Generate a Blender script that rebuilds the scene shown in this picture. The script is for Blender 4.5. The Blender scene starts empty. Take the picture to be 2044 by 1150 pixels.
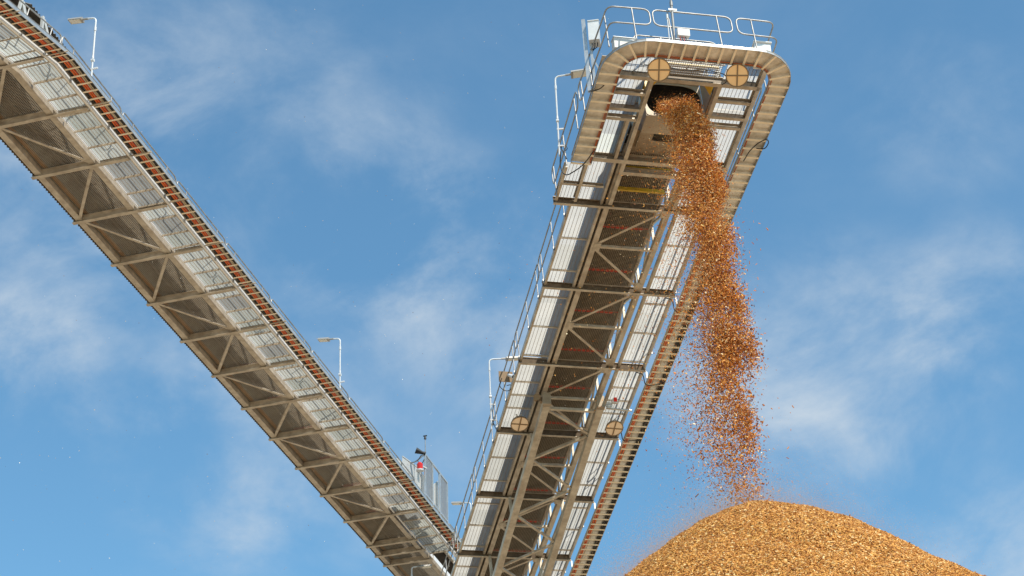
import bpy, math, random
import numpy as np
from mathutils import Vector, Matrix

random.seed(7)
rng = np.random.default_rng(11)
C = bpy.context.scene.collection
S = bpy.context.scene
R_ = math.radians

# ------------------------------------------------------------------ camera
F_PX, PITCH, ROLL = 3991.0, 0.50991, -0.041982
fw = Vector((0, math.cos(PITCH), math.sin(PITCH)))
up0 = Vector((0, -math.sin(PITCH), math.cos(PITCH)))
rt0 = Vector((1, 0, 0))
cr, sr = math.cos(ROLL), math.sin(ROLL)
rt = rt0 * cr + up0 * sr
up = up0 * cr - rt0 * sr
CAM = Vector((0, 0, 1.7))
cam_d = bpy.data.cameras.new("camera")
cam_d.sensor_width = 36.0
cam_d.lens = 36.0 * F_PX / 2044.0
cam_d.clip_start = 0.5
cam_d.clip_end = 6000
cam = bpy.data.objects.new("camera", cam_d)
C.objects.link(cam)
m = Matrix.Identity(4)
for i in range(3):
    m[i][0], m[i][1], m[i][2] = rt[i], up[i], -fw[i]
    m[i][3] = CAM[i]
cam.matrix_world = m
S.camera = cam


def pix_dir(px, py):
    d = fw + rt * ((px - 1022) / F_PX) - up * ((py - 575) / F_PX)
    return d.normalized()


# ------------------------------------------------------------------ sun, sky, exposure
SUN_AZ, SUN_EL = R_(42), R_(54)      # azimuth: to the right of straight behind the camera
sun_dir = Vector((math.sin(SUN_AZ) * math.cos(SUN_EL), -math.cos(SUN_AZ) * math.cos(SUN_EL), math.sin(SUN_EL)))
sl = bpy.data.lights.new("sun", 'SUN')
sl.energy = 3.9
sl.angle = R_(0.53)
sl.color = (1.0, 0.925, 0.79)
so = bpy.data.objects.new("sun", sl)
so.rotation_euler = sun_dir.to_track_quat('Z', 'Y').to_euler()
so.location = (30, -40, 80)
C.objects.link(so)

S.view_settings.view_transform = 'Standard'
S.view_settings.look = 'None'
S.view_settings.exposure = 0.5
S.view_settings.gamma = 1.0
S.render.engine = 'CYCLES'
S.cycles.max_bounces = 6

W = bpy.data.worlds.new("World")
S.world = W
W.use_nodes = True
nt = W.node_tree
nt.nodes.clear()


def wn(t, **k):
    n = nt.nodes.new(t)
    for a, b in k.items():
        setattr(n, a, b)
    return n


def wl(a, b):
    nt.links.new(a, b)


wo = wn('ShaderNodeOutputWorld')
bg = wn('ShaderNodeBackground')
bg.inputs[1].default_value = 0.15
sky = wn('ShaderNodeTexSky', sky_type='NISHITA')
sky.sun_disc = False
sky.sun_elevation = SUN_EL
# Blender: rotation 0 puts the sun at +Y, positive turns it clockwise seen from above
sky.sun_rotation = math.atan2(sun_dir.x, sun_dir.y)
sky.altitude = 300
sky.air_density = 1.0
sky.dust_density = 0.3
sky.ozone_density = 1.2
tc = wn('ShaderNodeTexCoord')
# wispy clouds: noise in the direction of the sky, gathered round a few soft centres
mp = wn('ShaderNodeMapping')
mp.inputs['Rotation'].default_value = (0.2, 0.35, 0.5)
mp.inputs['Scale'].default_value = (9.0, 9.0, 13.0)
wl(tc.outputs['Generated'], mp.inputs[0])
no = wn('ShaderNodeTexNoise')
no.inputs['Scale'].default_value = 1.1
no.inputs['Detail'].default_value = 11
no.inputs['Roughness'].default_value = 0.60
no.inputs['Distortion'].default_value = 0.25
wl(mp.outputs[0], no.inputs['Vector'])
rp = wn('ShaderNodeMapRange', interpolation_type='SMOOTHSTEP')
rp.inputs[1].default_value = 0.36
rp.inputs[2].default_value = 0.92
wl(no.outputs['Fac'], rp.inputs[0])
acc = None
for (px, py, rad, amp) in [(370, 110, 420, .46), (60, 500, 330, .70), (760, 440, 270, .80), (960, 560, 320, .95),
                           (620, 600, 330, .42), (1700, 740, 340, .9), (1960, 620, 240, .75), (420, 930, 300, .80), (30, 770, 230, .60),
                           (2030, 1130, 230, 1.0), (1880, 230, 220, .40), (120, 250, 300, .40), (330, 300, 300, .36), (1480, 840, 300, .35), (1250, 900, 420, .45), (700, 1050, 380, .35), (1850, 960, 260, .45), (740, 300, 260, .35), (230, 650, 330, .4)]:
    d = pix_dir(px, py)
    dp = wn('ShaderNodeVectorMath', operation='DOT_PRODUCT')
    dp.inputs[1].default_value = d
    wl(tc.outputs['Generated'], dp.inputs[0])
    mr = wn('ShaderNodeMapRange', interpolation_type='SMOOTHERSTEP')
    a = rad / F_PX
    mr.inputs[1].default_value = math.cos(a)
    mr.inputs[2].default_value = math.cos(a * 0.05)
    mr.inputs[4].default_value = amp
    wl(dp.outputs['Value'], mr.inputs[0])
    if acc is None:
        acc = mr.outputs[0]
    else:
        ad = wn('ShaderNodeMath', operation='ADD')
        wl(acc, ad.inputs[0])
        wl(mr.outputs[0], ad.inputs[1])
        acc = ad.outputs[0]
base = wn('ShaderNodeMath', operation='ADD')
base.inputs[1].default_value = 0.12
wl(acc, base.inputs[0])
mul = wn('ShaderNodeMath', operation='MULTIPLY', use_clamp=True)
wl(base.outputs[0], mul.inputs[0])
wl(rp.outputs[0], mul.inputs[1])
mul2 = wn('ShaderNodeMath', operation='MULTIPLY', use_clamp=True)
wl(mul.outputs[0], mul2.inputs[0])
mul2.inputs[1].default_value = 0.95
mx = wn('ShaderNodeMix', data_type='RGBA')
wl(mul2.outputs[0], mx.inputs['Factor'])
tint = wn('ShaderNodeMix', data_type='RGBA', blend_type='MULTIPLY')
tint.inputs['Factor'].default_value = 1.0
wl(sky.outputs[0], tint.inputs[6])
tint.inputs[7].default_value = (.58, .86, .87, 1)
wl(tint.outputs[2], mx.inputs[6])
mx.inputs[7].default_value = (2.75, 3.2, 3.65, 1)
wl(mx.outputs[2], bg.inputs[0])
wl(bg.outputs[0], wo.inputs[0])


# ------------------------------------------------------------------ materials
def mat(name, col, rough=.6, metal=0.0, var=0.0, scale=3.0, col2=None, bump=0.0, bscale=20, island=None, trans=0.0, stretch=None):
    M = bpy.data.materials.new(name)
    M.use_nodes = True
    t = M.node_tree
    b = t.nodes['Principled BSDF']
    b.inputs['Base Color'].default_value = (*col, 1)
    b.inputs['Roughness'].default_value = rough
    b.inputs['Metallic'].default_value = metal
    if col2 is not None:
        co = t.nodes.new('ShaderNodeTexCoord')
        n = t.nodes.new('ShaderNodeTexNoise')
        n.inputs['Scale'].default_value = scale
        n.inputs['Detail'].default_value = 6
        n.inputs['Roughness'].default_value = .62
        src = co.outputs['Object']
        if stretch:
            mpp = t.nodes.new('ShaderNodeMapping')
            mpp.inputs['Scale'].default_value = stretch
            t.links.new(src, mpp.inputs[0])
            src = mpp.outputs[0]
        t.links.new(src, n.inputs['Vector'])
        r = t.nodes.new('ShaderNodeValToRGB')
        r.color_ramp.elements[0].position = .36
        r.color_ramp.elements[1].position = .66
        r.color_ramp.elements[0].color = (*col, 1)
        r.color_ramp.elements[1].color = (*col2, 1)
        t.links.new(n.outputs['Fac'], r.inputs[0])
        t.links.new(r.outputs[0], b.inputs['Base Color'])
        if bump:
            bu = t.nodes.new('ShaderNodeBump')
            bu.inputs['Strength'].default_value = bump
            n2 = t.nodes.new('ShaderNodeTexNoise')
            n2.inputs['Scale'].default_value = bscale
            n2.inputs['Detail'].default_value = 5
            t.links.new(co.outputs['Object'], n2.inputs['Vector'])
            t.links.new(n2.outputs['Fac'], bu.inputs['Height'])
            t.links.new(bu.outputs[0], b.inputs['Normal'])
    if island:
        g = t.nodes.new('ShaderNodeNewGeometry')
        r = t.nodes.new('ShaderNodeValToRGB')
        r.color_ramp.interpolation = 'LINEAR'
        els = r.color_ramp.elements
        while len(els) < len(island):
            els.new(.5)
        for k, (pos, c) in enumerate(island):
            els[k].position = pos
            els[k].color = (*c, 1)
        t.links.new(g.outputs['Random Per Island'], r.inputs[0])
        t.links.new(r.outputs[0], b.inputs['Base Color'])
    if trans:
        b.inputs['Transmission Weight'].default_value = 0
    return M


STEEL = mat("dusty_galvanised_steel", (.36, .305, .24), .55, .2, col2=(.56, .505, .42), scale=3.2, bump=.06)
STEEL_D = mat("soiled_steel", (.26, .20, .14), .65, .15, col2=(.40, .33, .25), scale=3.0, bump=.08)
GALV = mat("bright_galvanised_steel", (.42, .43, .43), .38, .5, col2=(.55, .56, .56), scale=6)
GALV_TUBE = mat("galvanised_handrail_tube", (.24, .235, .23), .42, .35, col2=(.38, .375, .365), scale=5)
GRATE = mat("galvanised_grating", (.37, .385, .388), .55, .0, col2=(.44, .455, .458), scale=1.2)
GRATE_B = mat("weathered_grating", (.31, .33, .33), .55, .0, col2=(.37, .385, .385), scale=1.2)
GRATE_C = mat("zinc_grey_grating", (.54, .575, .56), .5, .05, col2=(.62, .65, .635), scale=1.2)
GRATE_D = mat("dull_zinc_grating", (.43, .47, .45), .55, .05, col2=(.51, .54, .52), scale=1.2)
WHITE = mat("white_painted_channel", (.74, .75, .76), .45, 0, col2=(.80, .80, .80), scale=4)
WHITE_P = mat("white_enamel", (.62, .63, .64), .35, 0, col2=(.70, .71, .72), scale=5)
BELT = mat("black_rubber_belt", (.030, .025, .021), .8, 0, col2=(.055, .043, .031), scale=4, bump=.1)
BLACK = mat("black_rubber_cable", (.012, .012, .013), .5)
LINER = mat("black_chute_liner", (.010, .010, .010), .38, col2=(.03, .026, .02), scale=6)
WIRE = mat("dusty_guard_wire", (.36, .30, .23), .6, .1, col2=(.46, .40, .31), scale=3)
ORANGE = mat("orange_cable_sheath", (.78, .17, .025), .45, 0, col2=(.62, .11, .02), scale=7)
ORANGE_D = mat("faded_orange_cable", (.50, .13, .035), .55, 0, col2=(.36, .10, .04), scale=2.0)
RED = mat("red_roller_rubber", (.55, .045, .025), .5, 0, col2=(.42, .06, .03), scale=9)
REDP = mat("red_lens_plastic", (.60, .022, .010), .25)
YELLOW = mat("yellow_guard_paint", (.72, .48, .03), .45, 0, col2=(.58, .38, .04), scale=6)
BEIGE_C = mat("beige_cable_sheath", (.50, .43, .32), .5)
LID = mat("galvanised_tray_lid", (.52, .51, .47), .38, .5, col2=(.82, .81, .77), scale=3.0, bump=.2, bscale=5)
TRAY = mat("galvanised_tray_rung", (.78, .68, .52), .5, .05, col2=(.86, .78, .64), scale=5)
SHADE_SOIL = mat("shaded_bark_soiled_web", (.075, .050, .030), .85, 0, col2=(.13, .09, .055), scale=9, bump=.15)
PLATE_D = mat("dark_kick_plate", (.17, .135, .10), .65, .05, col2=(.25, .20, .15), scale=3)  # dark steel, also used on toe plates and head beam webs
CLAD = mat("corrugated_steel_cladding", (.17, .15, .125), .6, .1, col2=(.23, .20, .17), scale=2)
CHUTE = mat("dusty_chute_plate", (.46, .40, .32), .6, .2, col2=(.36, .30, .23), scale=1.5, bump=.04)
RUST = mat("bark_dust_on_steel", (.36, .17, .05), .85, 0, col2=(.25, .12, .045), scale=5)
EDGE = mat("dull_galvanised_edge", (.27, .285, .295), .5, .3, col2=(.34, .35, .355), scale=4)
LENS = mat("cream_floodlight_lens", (.90, .60, .31), .35, 0, col2=(.86, .56, .28), scale=2)
LENS_P = mat("pinkish_floodlight_lens", (.90, .72, .54), .35, 0, col2=(.87, .68, .50), scale=2)
LAMP_UNDER = mat("beige_lamp_diffuser", (.80, .76, .66), .3)
LAMP_BODY = mat("grey_lamp_housing", (.40, .38, .35), .45, .3)
RIM = mat("brown_floodlight_rim", (.24, .16, .09), .6, .2)
GREY_PANEL = mat("pale_grey_panel", (.50, .50, .49), .5, .1, col2=(.58, .57, .55), scale=3)
SCREEN = mat("grey_mesh_screen_wire", (.42, .43, .45), .5, .3)
chipramp = [(0.0, (.12, .030, .003)), (.22, (.31, .080, .007)), (.55, (.58, .185, .016)), (.80, (.74, .30, .036)), (.91, (.86, .48, .12)), (1.0, (.95, .80, .52))]
CHIP = mat("orange_brown_wood_chip", (.42, .16, .04), .7, island=chipramp)
pileramp = [(0.0, (.20, .065, .009)), (.22, (.40, .145, .018)), (.6, (.61, .265, .042)), (.86, (.70, .37, .085)), (1.0, (.84, .62, .30))]
CHIP_P = mat("golden_wood_chip", (.56, .29, .08), .75, island=pileramp)
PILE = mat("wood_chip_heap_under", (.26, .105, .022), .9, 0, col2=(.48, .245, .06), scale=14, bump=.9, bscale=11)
SPECK = mat("pale_wood_speck", (.72, .60, .45), .8, island=[(0.0, (.25, .12, .05)), (.5, (.70, .55, .38)), (1.0, (.88, .84, .78))])
DUST = mat("fine_wood_dust", (.62, .36, .16), .9)
GROUND = mat("wood_yard_ground", (.42, .325, .215), .95, 0, col2=(.50, .40, .28), scale=.08, bump=.3, bscale=2)


# ------------------------------------------------------------------ mesh builder
class MB:
    """collects shapes; build() links them as one mesh object"""
    def __init__(self, fn=None):
        self.v, self.f, self.sm, self.fn = [], [], [], fn

    def add(self, verts, faces, smooth=False):
        o = len(self.v)
        self.v += [tuple(x) for x in verts]
        self.f += [tuple(i + o for i in f) for f in faces]
        self.sm += [smooth] * len(faces)

    def box(self, x0, x1, y0, y1, z0, z1):
        self.add([(x0, y0, z0), (x1, y0, z0), (x1, y1, z0), (x0, y1, z0), (x0, y0, z1), (x1, y0, z1), (x1, y1, z1), (x0, y1, z1)],
                 [(0, 3, 2, 1), (4, 5, 6, 7), (0, 1, 5, 4), (1, 2, 6, 5), (2, 3, 7, 6), (3, 0, 4, 7)])

    def ext(self, prof, p, q, upv=(0, 0, 1)):
        """extrude a closed 2-D profile (side, up) from p to q"""
        p, q = Vector(p), Vector(q)
        d = (q - p).normalized()
        u = Vector(upv)
        u = (u - d * u.dot(d)).normalized()
        s = d.cross(u)
        n = len(prof)
        vs = [p + s * a + u * b for a, b in prof] + [q + s * a + u * b for a, b in prof]
        fs = [(i, (i + 1) % n, n + (i + 1) % n, n + i) for i in range(n)]
        fs += [tuple(reversed(range(n))), tuple(range(n, 2 * n))]
        self.add(vs, fs)

    def bar(self, p, q, w, h, upv=(0, 0, 1)):
        self.ext([(-w / 2, -h / 2), (w / 2, -h / 2), (w / 2, h / 2), (-w / 2, h / 2)], p, q, upv)

    def ibeam(self, p, q, w, h, t=.012, upv=(0, 0, 1)):
        a, b = w / 2, h
        e = t * .4
        self.ext([(-a, 0), (a, 0), (a, t), (e, t), (e, b - t), (a, b - t), (a, b), (-a, b), (-a, b - t), (-e, b - t), (-e, t), (-a, t)], p, q, upv)

    def angle(self, p, q, w, t=.01, upv=(0, 0, 1)):
        self.ext([(-w / 2, 0), (w / 2, 0), (w / 2, t), (-w / 2 + t, t), (-w / 2 + t, w), (-w / 2, w)], p, q, upv)

    def tube(self, pts, r, n=7, closed=False):
        P = [Vector(a) for a in pts]
        k = len(P)
        rings = []
        prev = None
        for i in range(k):
            if closed:
                t = (P[(i + 1) % k] - P[i - 1]).normalized()
            else:
                t = (P[min(i + 1, k - 1)] - P[max(i - 1, 0)]).normalized()
            if prev is None:
                a = Vector((0, 0, 1)) if abs(t.z) < .9 else Vector((1, 0, 0))
                nrm = (a - t * a.dot(t)).normalized()
            else:
                nrm = (prev - t * prev.dot(t)).normalized()
            prev = nrm
            bn = t.cross(nrm)
            rings.append([P[i] + (nrm * math.cos(2 * math.pi * j / n) + bn * math.sin(2 * math.pi * j / n)) * r for j in range(n)])
        vs = [v for rg in rings for v in rg]
        fs = []
        for i in range(k if closed else k - 1):
            a, b = i * n, ((i + 1) % k) * n
            for j in range(n):
                fs.append((a + j, a + (j + 1) % n, b + (j + 1) % n, b + j))
        self.add(vs, fs, True)
        if not closed:
            self.add(rings[0], [tuple(reversed(range(n)))])
            self.add(rings[-1], [tuple(range(n))])

    def cyl(self, p, q, r, n=20, r2=None):
        p, q = Vector(p), Vector(q)
        d = (q - p).normalized()
        a = Vector((0, 0, 1)) if abs(d.z) < .9 else Vector((1, 0, 0))
        s = (a - d * a.dot(d)).normalized()
        b = d.cross(s)
        r2 = r if r2 is None else r2
        A = [p + (s * math.cos(2 * math.pi * j / n) + b * math.sin(2 * math.pi * j / n)) * r for j in range(n)]
        B = [q + (s * math.cos(2 * math.pi * j / n) + b * math.sin(2 * math.pi * j / n)) * r2 for j in range(n)]
        self.add(A + B, [(j, (j + 1) % n, n + (j + 1) % n, n + j) for j in range(n)], True)
        self.add(A, [tuple(reversed(range(n)))])
        self.add(B, [tuple(range(n))])

    def build(self, name, material, parent=None, label=None):
        vs = self.v
        if self.fn:
            vs = [self.fn(v) for v in vs]
        me = bpy.data.meshes.new(name)
        me.from_pydata(vs, [], self.f)
        me.polygons.foreach_set('use_smooth', self.sm)
        me.materials.append(material)
        me.update()
        o = bpy.data.objects.new(name, me)
        C.objects.link(o)
        if parent is not None:
            o.parent = parent
        if label:
            o['label'] = label
        return o


def fillet(pts, r, closed=False, n=5):
    P = [Vector(p) for p in pts]
    k = len(P)
    out = []
    for i in range(k):
        if not closed and i in (0, k - 1):
            out.append(P[i])
            continue
        a, b, c = P[i - 1], P[i], P[(i + 1) % k]
        d1, d2 = (a - b), (c - b)
        rr = min(r, d1.length * .49, d2.length * .49)
        p1, p2 = b + d1.normalized() * rr, b + d2.normalized() * rr
        for j in range(n + 1):
            t = j / n
            out.append(p1 * (1 - t) ** 2 + b * 2 * t * (1 - t) + p2 * t * t)
    return out


def thing(name, label, cat, mw=None, group=None, parent=None):
    o = bpy.data.objects.new(name, None)
    o.empty_display_size = .3
    C.objects.link(o)
    if mw is not None:
        o.matrix_world = mw
    tag(o, label, cat, group)
    return o


def tag(o, label, cat, group=None, kind=None):
    if label:
        o['label'] = label
    if cat:
        o['category'] = cat
    if group:
        o['group'] = group
    if kind:
        o['kind'] = kind
    return o


def frame(az, inc, org):
    a = Vector((math.sin(az) * math.cos(inc), math.cos(az) * math.cos(inc), -math.sin(inc)))
    c = Vector((math.cos(az), -math.sin(az), 0))
    n = c.cross(a)
    M = Matrix.Identity(4)
    for i in range(3):
        M[i][0], M[i][1], M[i][2], M[i][3] = c[i], a[i], n[i], org[i]
    return M


# local axes of a conveyor: x across (to the right), y down the boom away from the head, z up from the deck
MR = frame(-0.225509, 0.19333, (2.86350, 51.27421, 30.12058))
ML = frame(0.26733064, 0.03346091, (-12.03986, 46.98558, 30.62969))

# ------------------------------------------------------------------ ground
g = MB()
g.add([(-900, -600, 0), (900, -600, 0), (900, 1200, 0), (-900, 1200, 0)], [(0, 1, 2, 3)])
go = g.build("ground", GROUND)
tag(go, "brown wood yard ground under the conveyors", "ground", kind="structure")


# ------------------------------------------------------------------ grating panels
def grating(x0, x1, y0, y1, z1, m, parent, fn=None, pitch=.040, depth=.032, rod=.105, name="floor_grating", tilt=0.0, rw=.004):
    b = MB(fn)
    n = max(2, int((y1 - y0) / pitch))
    for i in range(n):
        y = y0 + (i + .5) * (y1 - y0) / n
        t = .0022
        s = tilt * depth
        # bearing bar, slightly leaning when tilt is set
        b.add([(x0, y - t - s, z1 - depth), (x1, y - t - s, z1 - depth), (x1, y + t - s, z1 - depth), (x0, y + t - s, z1 - depth),
               (x0, y - t, z1), (x1, y - t, z1), (x1, y + t, z1), (x0, y + t, z1)],
              [(0, 3, 2, 1), (4, 5, 6, 7), (0, 1, 5, 4), (1, 2, 6, 5), (2, 3, 7, 6), (3, 0, 4, 7)])
    k = max(1, int(round((x1 - x0) / rod)))
    nf = len(b.f)
    for j in range(k + 1):
        x = x0 + (x1 - x0) * j / k
        b.box(x - rw, x + rw, y0, y1, z1 - depth - .010, z1 - depth + .002)
    o = b.build(name, m, parent)
    o.data.materials.append(STEEL_D)  # rods get darker steel: the bars' shade is put into their colour
    for pl in o.data.polygons[nf:]:
        pl.material_index = 1
    return o


def corrugated(path, y0, y1, parent, fn=None, pitch=.14, amp=.018, name="corrugated_cover", material=None):
    """sheet following a cross-section path, waves running along the boom, with thickness"""
    P = [Vector((a, 0, c)) for a, c in path]
    n = int((y1 - y0) / pitch * 4)
    nor = []
    for i in range(len(P)):
        t = (P[min(i + 1, len(P) - 1)] - P[max(i - 1, 0)]).normalized()
        nor.append(Vector((-t.z, 0, t.x)))
    b = MB(fn)
    vs, fs = [], []
    k = len(P)
    for lay in (0, 1):
        for j in range(n + 1):
            y = y0 + (y1 - y0) * j / n
            w = amp * math.sin(2 * math.pi * (y - y0) / pitch + math.pi / 4) + lay * .004
            for i in range(k):
                q = P[i] + nor[i] * w
                vs.append((q.x, y, q.z))
    L0 = (n + 1) * k
    for j in range(n):
        for i in range(k - 1):
            a = j * k + i
            fs.append((a, a + 1, a + k + 1, a + k))
            fs.append((L0 + a, L0 + a + k, L0 + a + k + 1, L0 + a + 1))
        for e in (0, k - 1):
            a = j * k + e
            fs.append((a, a + k, L0 + a + k, L0 + a))
    b.add(vs, fs)
    return b.build(name, material or CLAD, parent)


def wire_mesh(x0, x1, y0, y1, z, parent, fn=None, cell=.05, t=.006, name="belt_guard_mesh"):
    b = MB(fn)
    nx = int(round((x1 - x0) / cell))
    ny = int(round((y1 - y0) / cell))
    h = t / 2
    seg = max(1, int((y1 - y0) / 2.0))
    for i in range(nx + 1):
        x = x0 + (x1 - x0) * i / nx
        for k in range(seg):
            b.box(x - h, x + h, y0 + (y1 - y0) * k / seg, y0 + (y1 - y0) * (k + 1) / seg, z - h, z + h)
    for j in range(ny + 1):
        y = y0 + (y1 - y0) * j / ny
        b.box(x0, x1, y - h, y + h, z + h, z + 3 * h)
    return b.build(name, WIRE, parent)


def rail_panel(x, y0, y1, ztop, zknee, zfoot, posts, parent, fn=None, r=.021, open_end=None, xin=0):
    """looped tube handrail panel running along the boom, with its posts"""
    b = MB(fn)
    loop = [(x, y0, ztop), (x, y1, ztop), (x, y1, zknee), (x, y0, zknee)]
    b.tube(fillet(loop, .16, True), r, 7, True)
    for y in posts:
        b.tube([(x, y, zfoot), (x, y, ztop - .02)], r * .8, 7)
        b.box(x - .022, x + .022, y - .022, y + .022, zfoot - .09, zfoot + .04)
    return b.build("handrail", GALV_TUBE, parent)


# ------------------------------------------------------------------ STACKER CONVEYOR (right)
SC = thing("stacker_conveyor", "tall inclined conveyor boom on the right pouring wood chips from its square head", "conveyor", MR)
BAY = 3.5875
END = 27.0

# main truss chords
for sx in (-1, 1):
    b = MB()
    b.box(sx * .895 - .075, sx * .895 + .075, -5.35, END, .09, .27)
    b.build("truss_chord", STEEL, SC)
    b = MB()
    b.box(sx * .94 - .06, sx * .94 + .06, -5.0, END, 1.08, 1.20)
    b.build("top_chord", STEEL, SC)
    # side web members
    k = 0
    y = -3.58
    while y < END - 2:
        b = MB()
        b.bar((sx * .94, y, .2), (sx * .94, y, 1.08), .07, .07, (0, 1, 0))
        b.build("web_post", STEEL, SC)
        b = MB()
        a0, a1 = (.2, 1.08) if k % 2 == 0 else (1.08, .2)
        b.bar((sx * .94, y + .05, a0), (sx * .94, y + 1.74, a1), .06, .06, (1, 0, 0))
        b.build("web_diagonal", STEEL, SC)
        y += BAY / 2
        k += 1
    # pale gusset plates on the open side
    if sx == 1:
        y = -3.58
        gk = 0
        while y < 24:
            b = MB()
            b.add([(.94 - .07, y - .03, .24), (.94 - .07, y + .55, .24), (.94 - .07, y - .03, .95), (.94 - .078, y - .03, .24), (.94 - .078, y + .55, .24), (.94 - .078, y - .03, .95)],
                  [(0, 1, 2), (5, 4, 3), (0, 3, 4, 1), (1, 4, 5, 2), (2, 5, 3, 0)])
            b.build("gusset_plate", GREY_PANEL, SC)
            y += BAY

def shade_soil_web(o, m=None):
    # bark lodges on the web between the flanges; walkway shade is painted in too
    o.data.materials.append(m or SHADE_SOIL)
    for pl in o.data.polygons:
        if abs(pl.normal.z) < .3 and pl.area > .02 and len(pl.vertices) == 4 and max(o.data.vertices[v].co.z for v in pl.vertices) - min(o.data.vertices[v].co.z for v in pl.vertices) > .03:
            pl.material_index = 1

# cross beams under the boom
for i in range(-1, 8):
    b = MB()
    y = i * BAY
    xl, xr = (-2.46, 2.0) if i == -1 else (-2.02, 2.0)
    b.ibeam((xl, y + .025, -.02), (xr, y + .025, -.02), .085, .25)
    o = b.build("cross_beam", STEEL, SC)
    shade_soil_web(o)
    if i >= 0:
        b = MB()
        b.box(1.99, 2.04, y + .03, y + .06, -.26, -.02)
        b.build("tray_hanger", WHITE, SC)
# half-bay struts and zigzag bracing in the bottom plane
for i in range(-1, 7):
    y = i * BAY + BAY / 2
    if i >= -1:
        b = MB()
        b.bar((-.82, y, .12), (.82, y, .12), .08, .08)
        b.build("bottom_strut", STEEL, SC)
    for (ya, yb) in ((y - .12, y - BAY / 2 + .12), (y + .12, y + BAY / 2 - .12)):
        b = MB()
        b.angle((-.82, ya, .10), (.82, yb, .10), .08)
        b.build("bottom_diagonal", STEEL, SC)

for i in range(-1, 7):
    for sx, y in ((-1, i * BAY + BAY / 2), (1, i * BAY + .2), (1, i * BAY - .2)):
        b = MB()
        b.box(sx * .80 - .10, sx * .80 + .10, y - .16, y + .16, .076, .086)
        for dx in (-.06, .06):
            for dy in (-.1, 0, .1):
                b.cyl((sx * .80 + dx, y + dy, .060), (sx * .80 + dx, y + dy, .0755), .016, 6)
        b.build("node_plate", STEEL, SC)
# guard mesh, belts, rollers
wire_mesh(-.78, .74, -5.3, 18.5, .80, SC, cell=.055, t=.009)
b = MB()
b.box(-.62, .62, -6.2, END, .93, .945)
b.build("return_belt", BELT, SC)
b = MB()
b.ext([(-.78, .25), (-.35, 0), (.35, 0), (.78, .25), (.78, .265), (.35, .015), (-.35, .015), (-.78, .265)], (0, END, 1.2), (0, -6.2, 1.2))
b.build("carrying_belt", BELT, SC)
b = MB()
for sx in (-1, 1):
    b.box(sx * .83 - .03, sx * .83 + .03, -5.6, END, .86, 1.02)
b.build("belt_stringer", STEEL_D, SC)
for k in range(13):
    y = -1.9 + k * 1.9
    b = MB()
    for j in range(9):
        x = -.56 + j * .14
        b.cyl((x - .05, y, .84), (x + .05, y, .84), .055, 10)
    b.cyl((-.78, y, .84), (.78, y, .84), .022, 8)
    b.build("return_roller", RED, SC)
for y in (-4.5, -3.65):
    b = MB()
    b.box(-.78, .80, y - .03, y + .03, .62, .74)
    b.build("yellow_guard_bar", YELLOW, SC)
corrugated([(-1.0, .22), (-1.0, .55), (-1.0, .9), (-.97, 1.16), (-.80, 1.42), (-.45, 1.58), (0, 1.64), (.45, 1.6), (.80, 1.46), (.97, 1.28)], -5.4, END, SC, name="belt_cover")

# walkways
GM = [GRATE, GRATE, GRATE_B]
# cut lines of the panels follow the bearers seen from below
bear = [-3.40, -2.0, -.60, .62, 2.0, 3.4, 4.72, 5.4, 6.07, 7.4, 8.76, 10.06, 11.4, 12.72, 14.0, 15.31, 16.7, 18.1, 19.5, 21]
for sx in (-1, 1):
    xin, xout = (-1.085, -1.94) if sx < 0 else (1.155, 1.96)
    for x, nm, mt in ((xin, "inner_stringer", STEEL), (xout, "outer_stringer", STEEL)):
        b = MB()
        w = .032
        b.box(x - w, x + w, -5.3 if (nm == 'inner_stringer' and sx < 0) else -3.45, END, .08, .237)
        b.build(nm, mt, SC)
    ys = sorted(bear + [i * BAY for i in range(-1, 6)])
    for a, c in zip(ys[:-1], ys[1:]):
        if c - a < .3:
            continue
        cuts = [a + .002]
        L = c - a
        if L > .9:
            cuts.append(a + L * random.choice([.25, .35, .62, .72]))
        cuts.append(c - .002)
        for q in range(len(cuts) - 1):
            mt = random.choice(GM)
            grating(min(xin, xout) + .034, max(xin, xout) - .034, cuts[q], cuts[q + 1], .235, mt, SC)
    for y in bear:
        b = MB()
        b.bar((xin, y, .165), (xout, y, .165), .03, .06)
        b.build("walkway_bearer", STEEL, SC)

b = MB()
b.box(-1.055, -1.04, -5.35, END, .10, .46)
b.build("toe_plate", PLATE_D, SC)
# handrails along both walkways
for sx in (-1, 1):
    x = sx * 2.0
    y = -3.3
    k = 0
    L = 3.55
    if sx > 0:
        L = 12.4
    while y < 22:
        st = 1.43 if sx < 0 else 2.9
        ps = [y + .35 + st * j for j in range(int((L - .5) / st) + 1)]
        rail_panel(x, y, y + L, 1.22, .70, .16, ps, SC)
        y += L + .06
        k += 1

# deeper lower truss from part way down
def wlow(y):
    return -.30 - .10 * (y - 5.0)
for sx in (-1, 1):
    b = MB()
    b.ext([(-.11, -.11), (.11, -.11), (.11, .11), (-.11, .11)], (sx * .86, 5.15, wlow(5.15)), (sx * .86, END, wlow(END)))
    b.build("lower_chord", STEEL, SC)
    b = MB()
    b.box(sx * .86 - .13, sx * .86 + .13, 5.0, 5.12, -.42, .02)
    b.build("connection_plate", STEEL_D, SC)
    for y in (7.175, 10.76, 14.35, 17.9, 21.5):
        b = MB()
        b.bar((sx * .86, y, wlow(y) + .12), (sx * .9, y, .0), .09, .09, (0, 1, 0))
        b.build("lower_web_post", STEEL, SC)
nl = [5.35, 7.75, 10.5, 13.25, 16.0, 18.8]
nr = [6.45, 9.1, 11.85, 14.6, 17.4, 20.2]
b = MB()
b.bar((-.74, 5.35, wlow(5.35)), (.74, 5.35, wlow(5.35)), .09, .09)
b.build("lower_strut", STEEL, SC)
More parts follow.
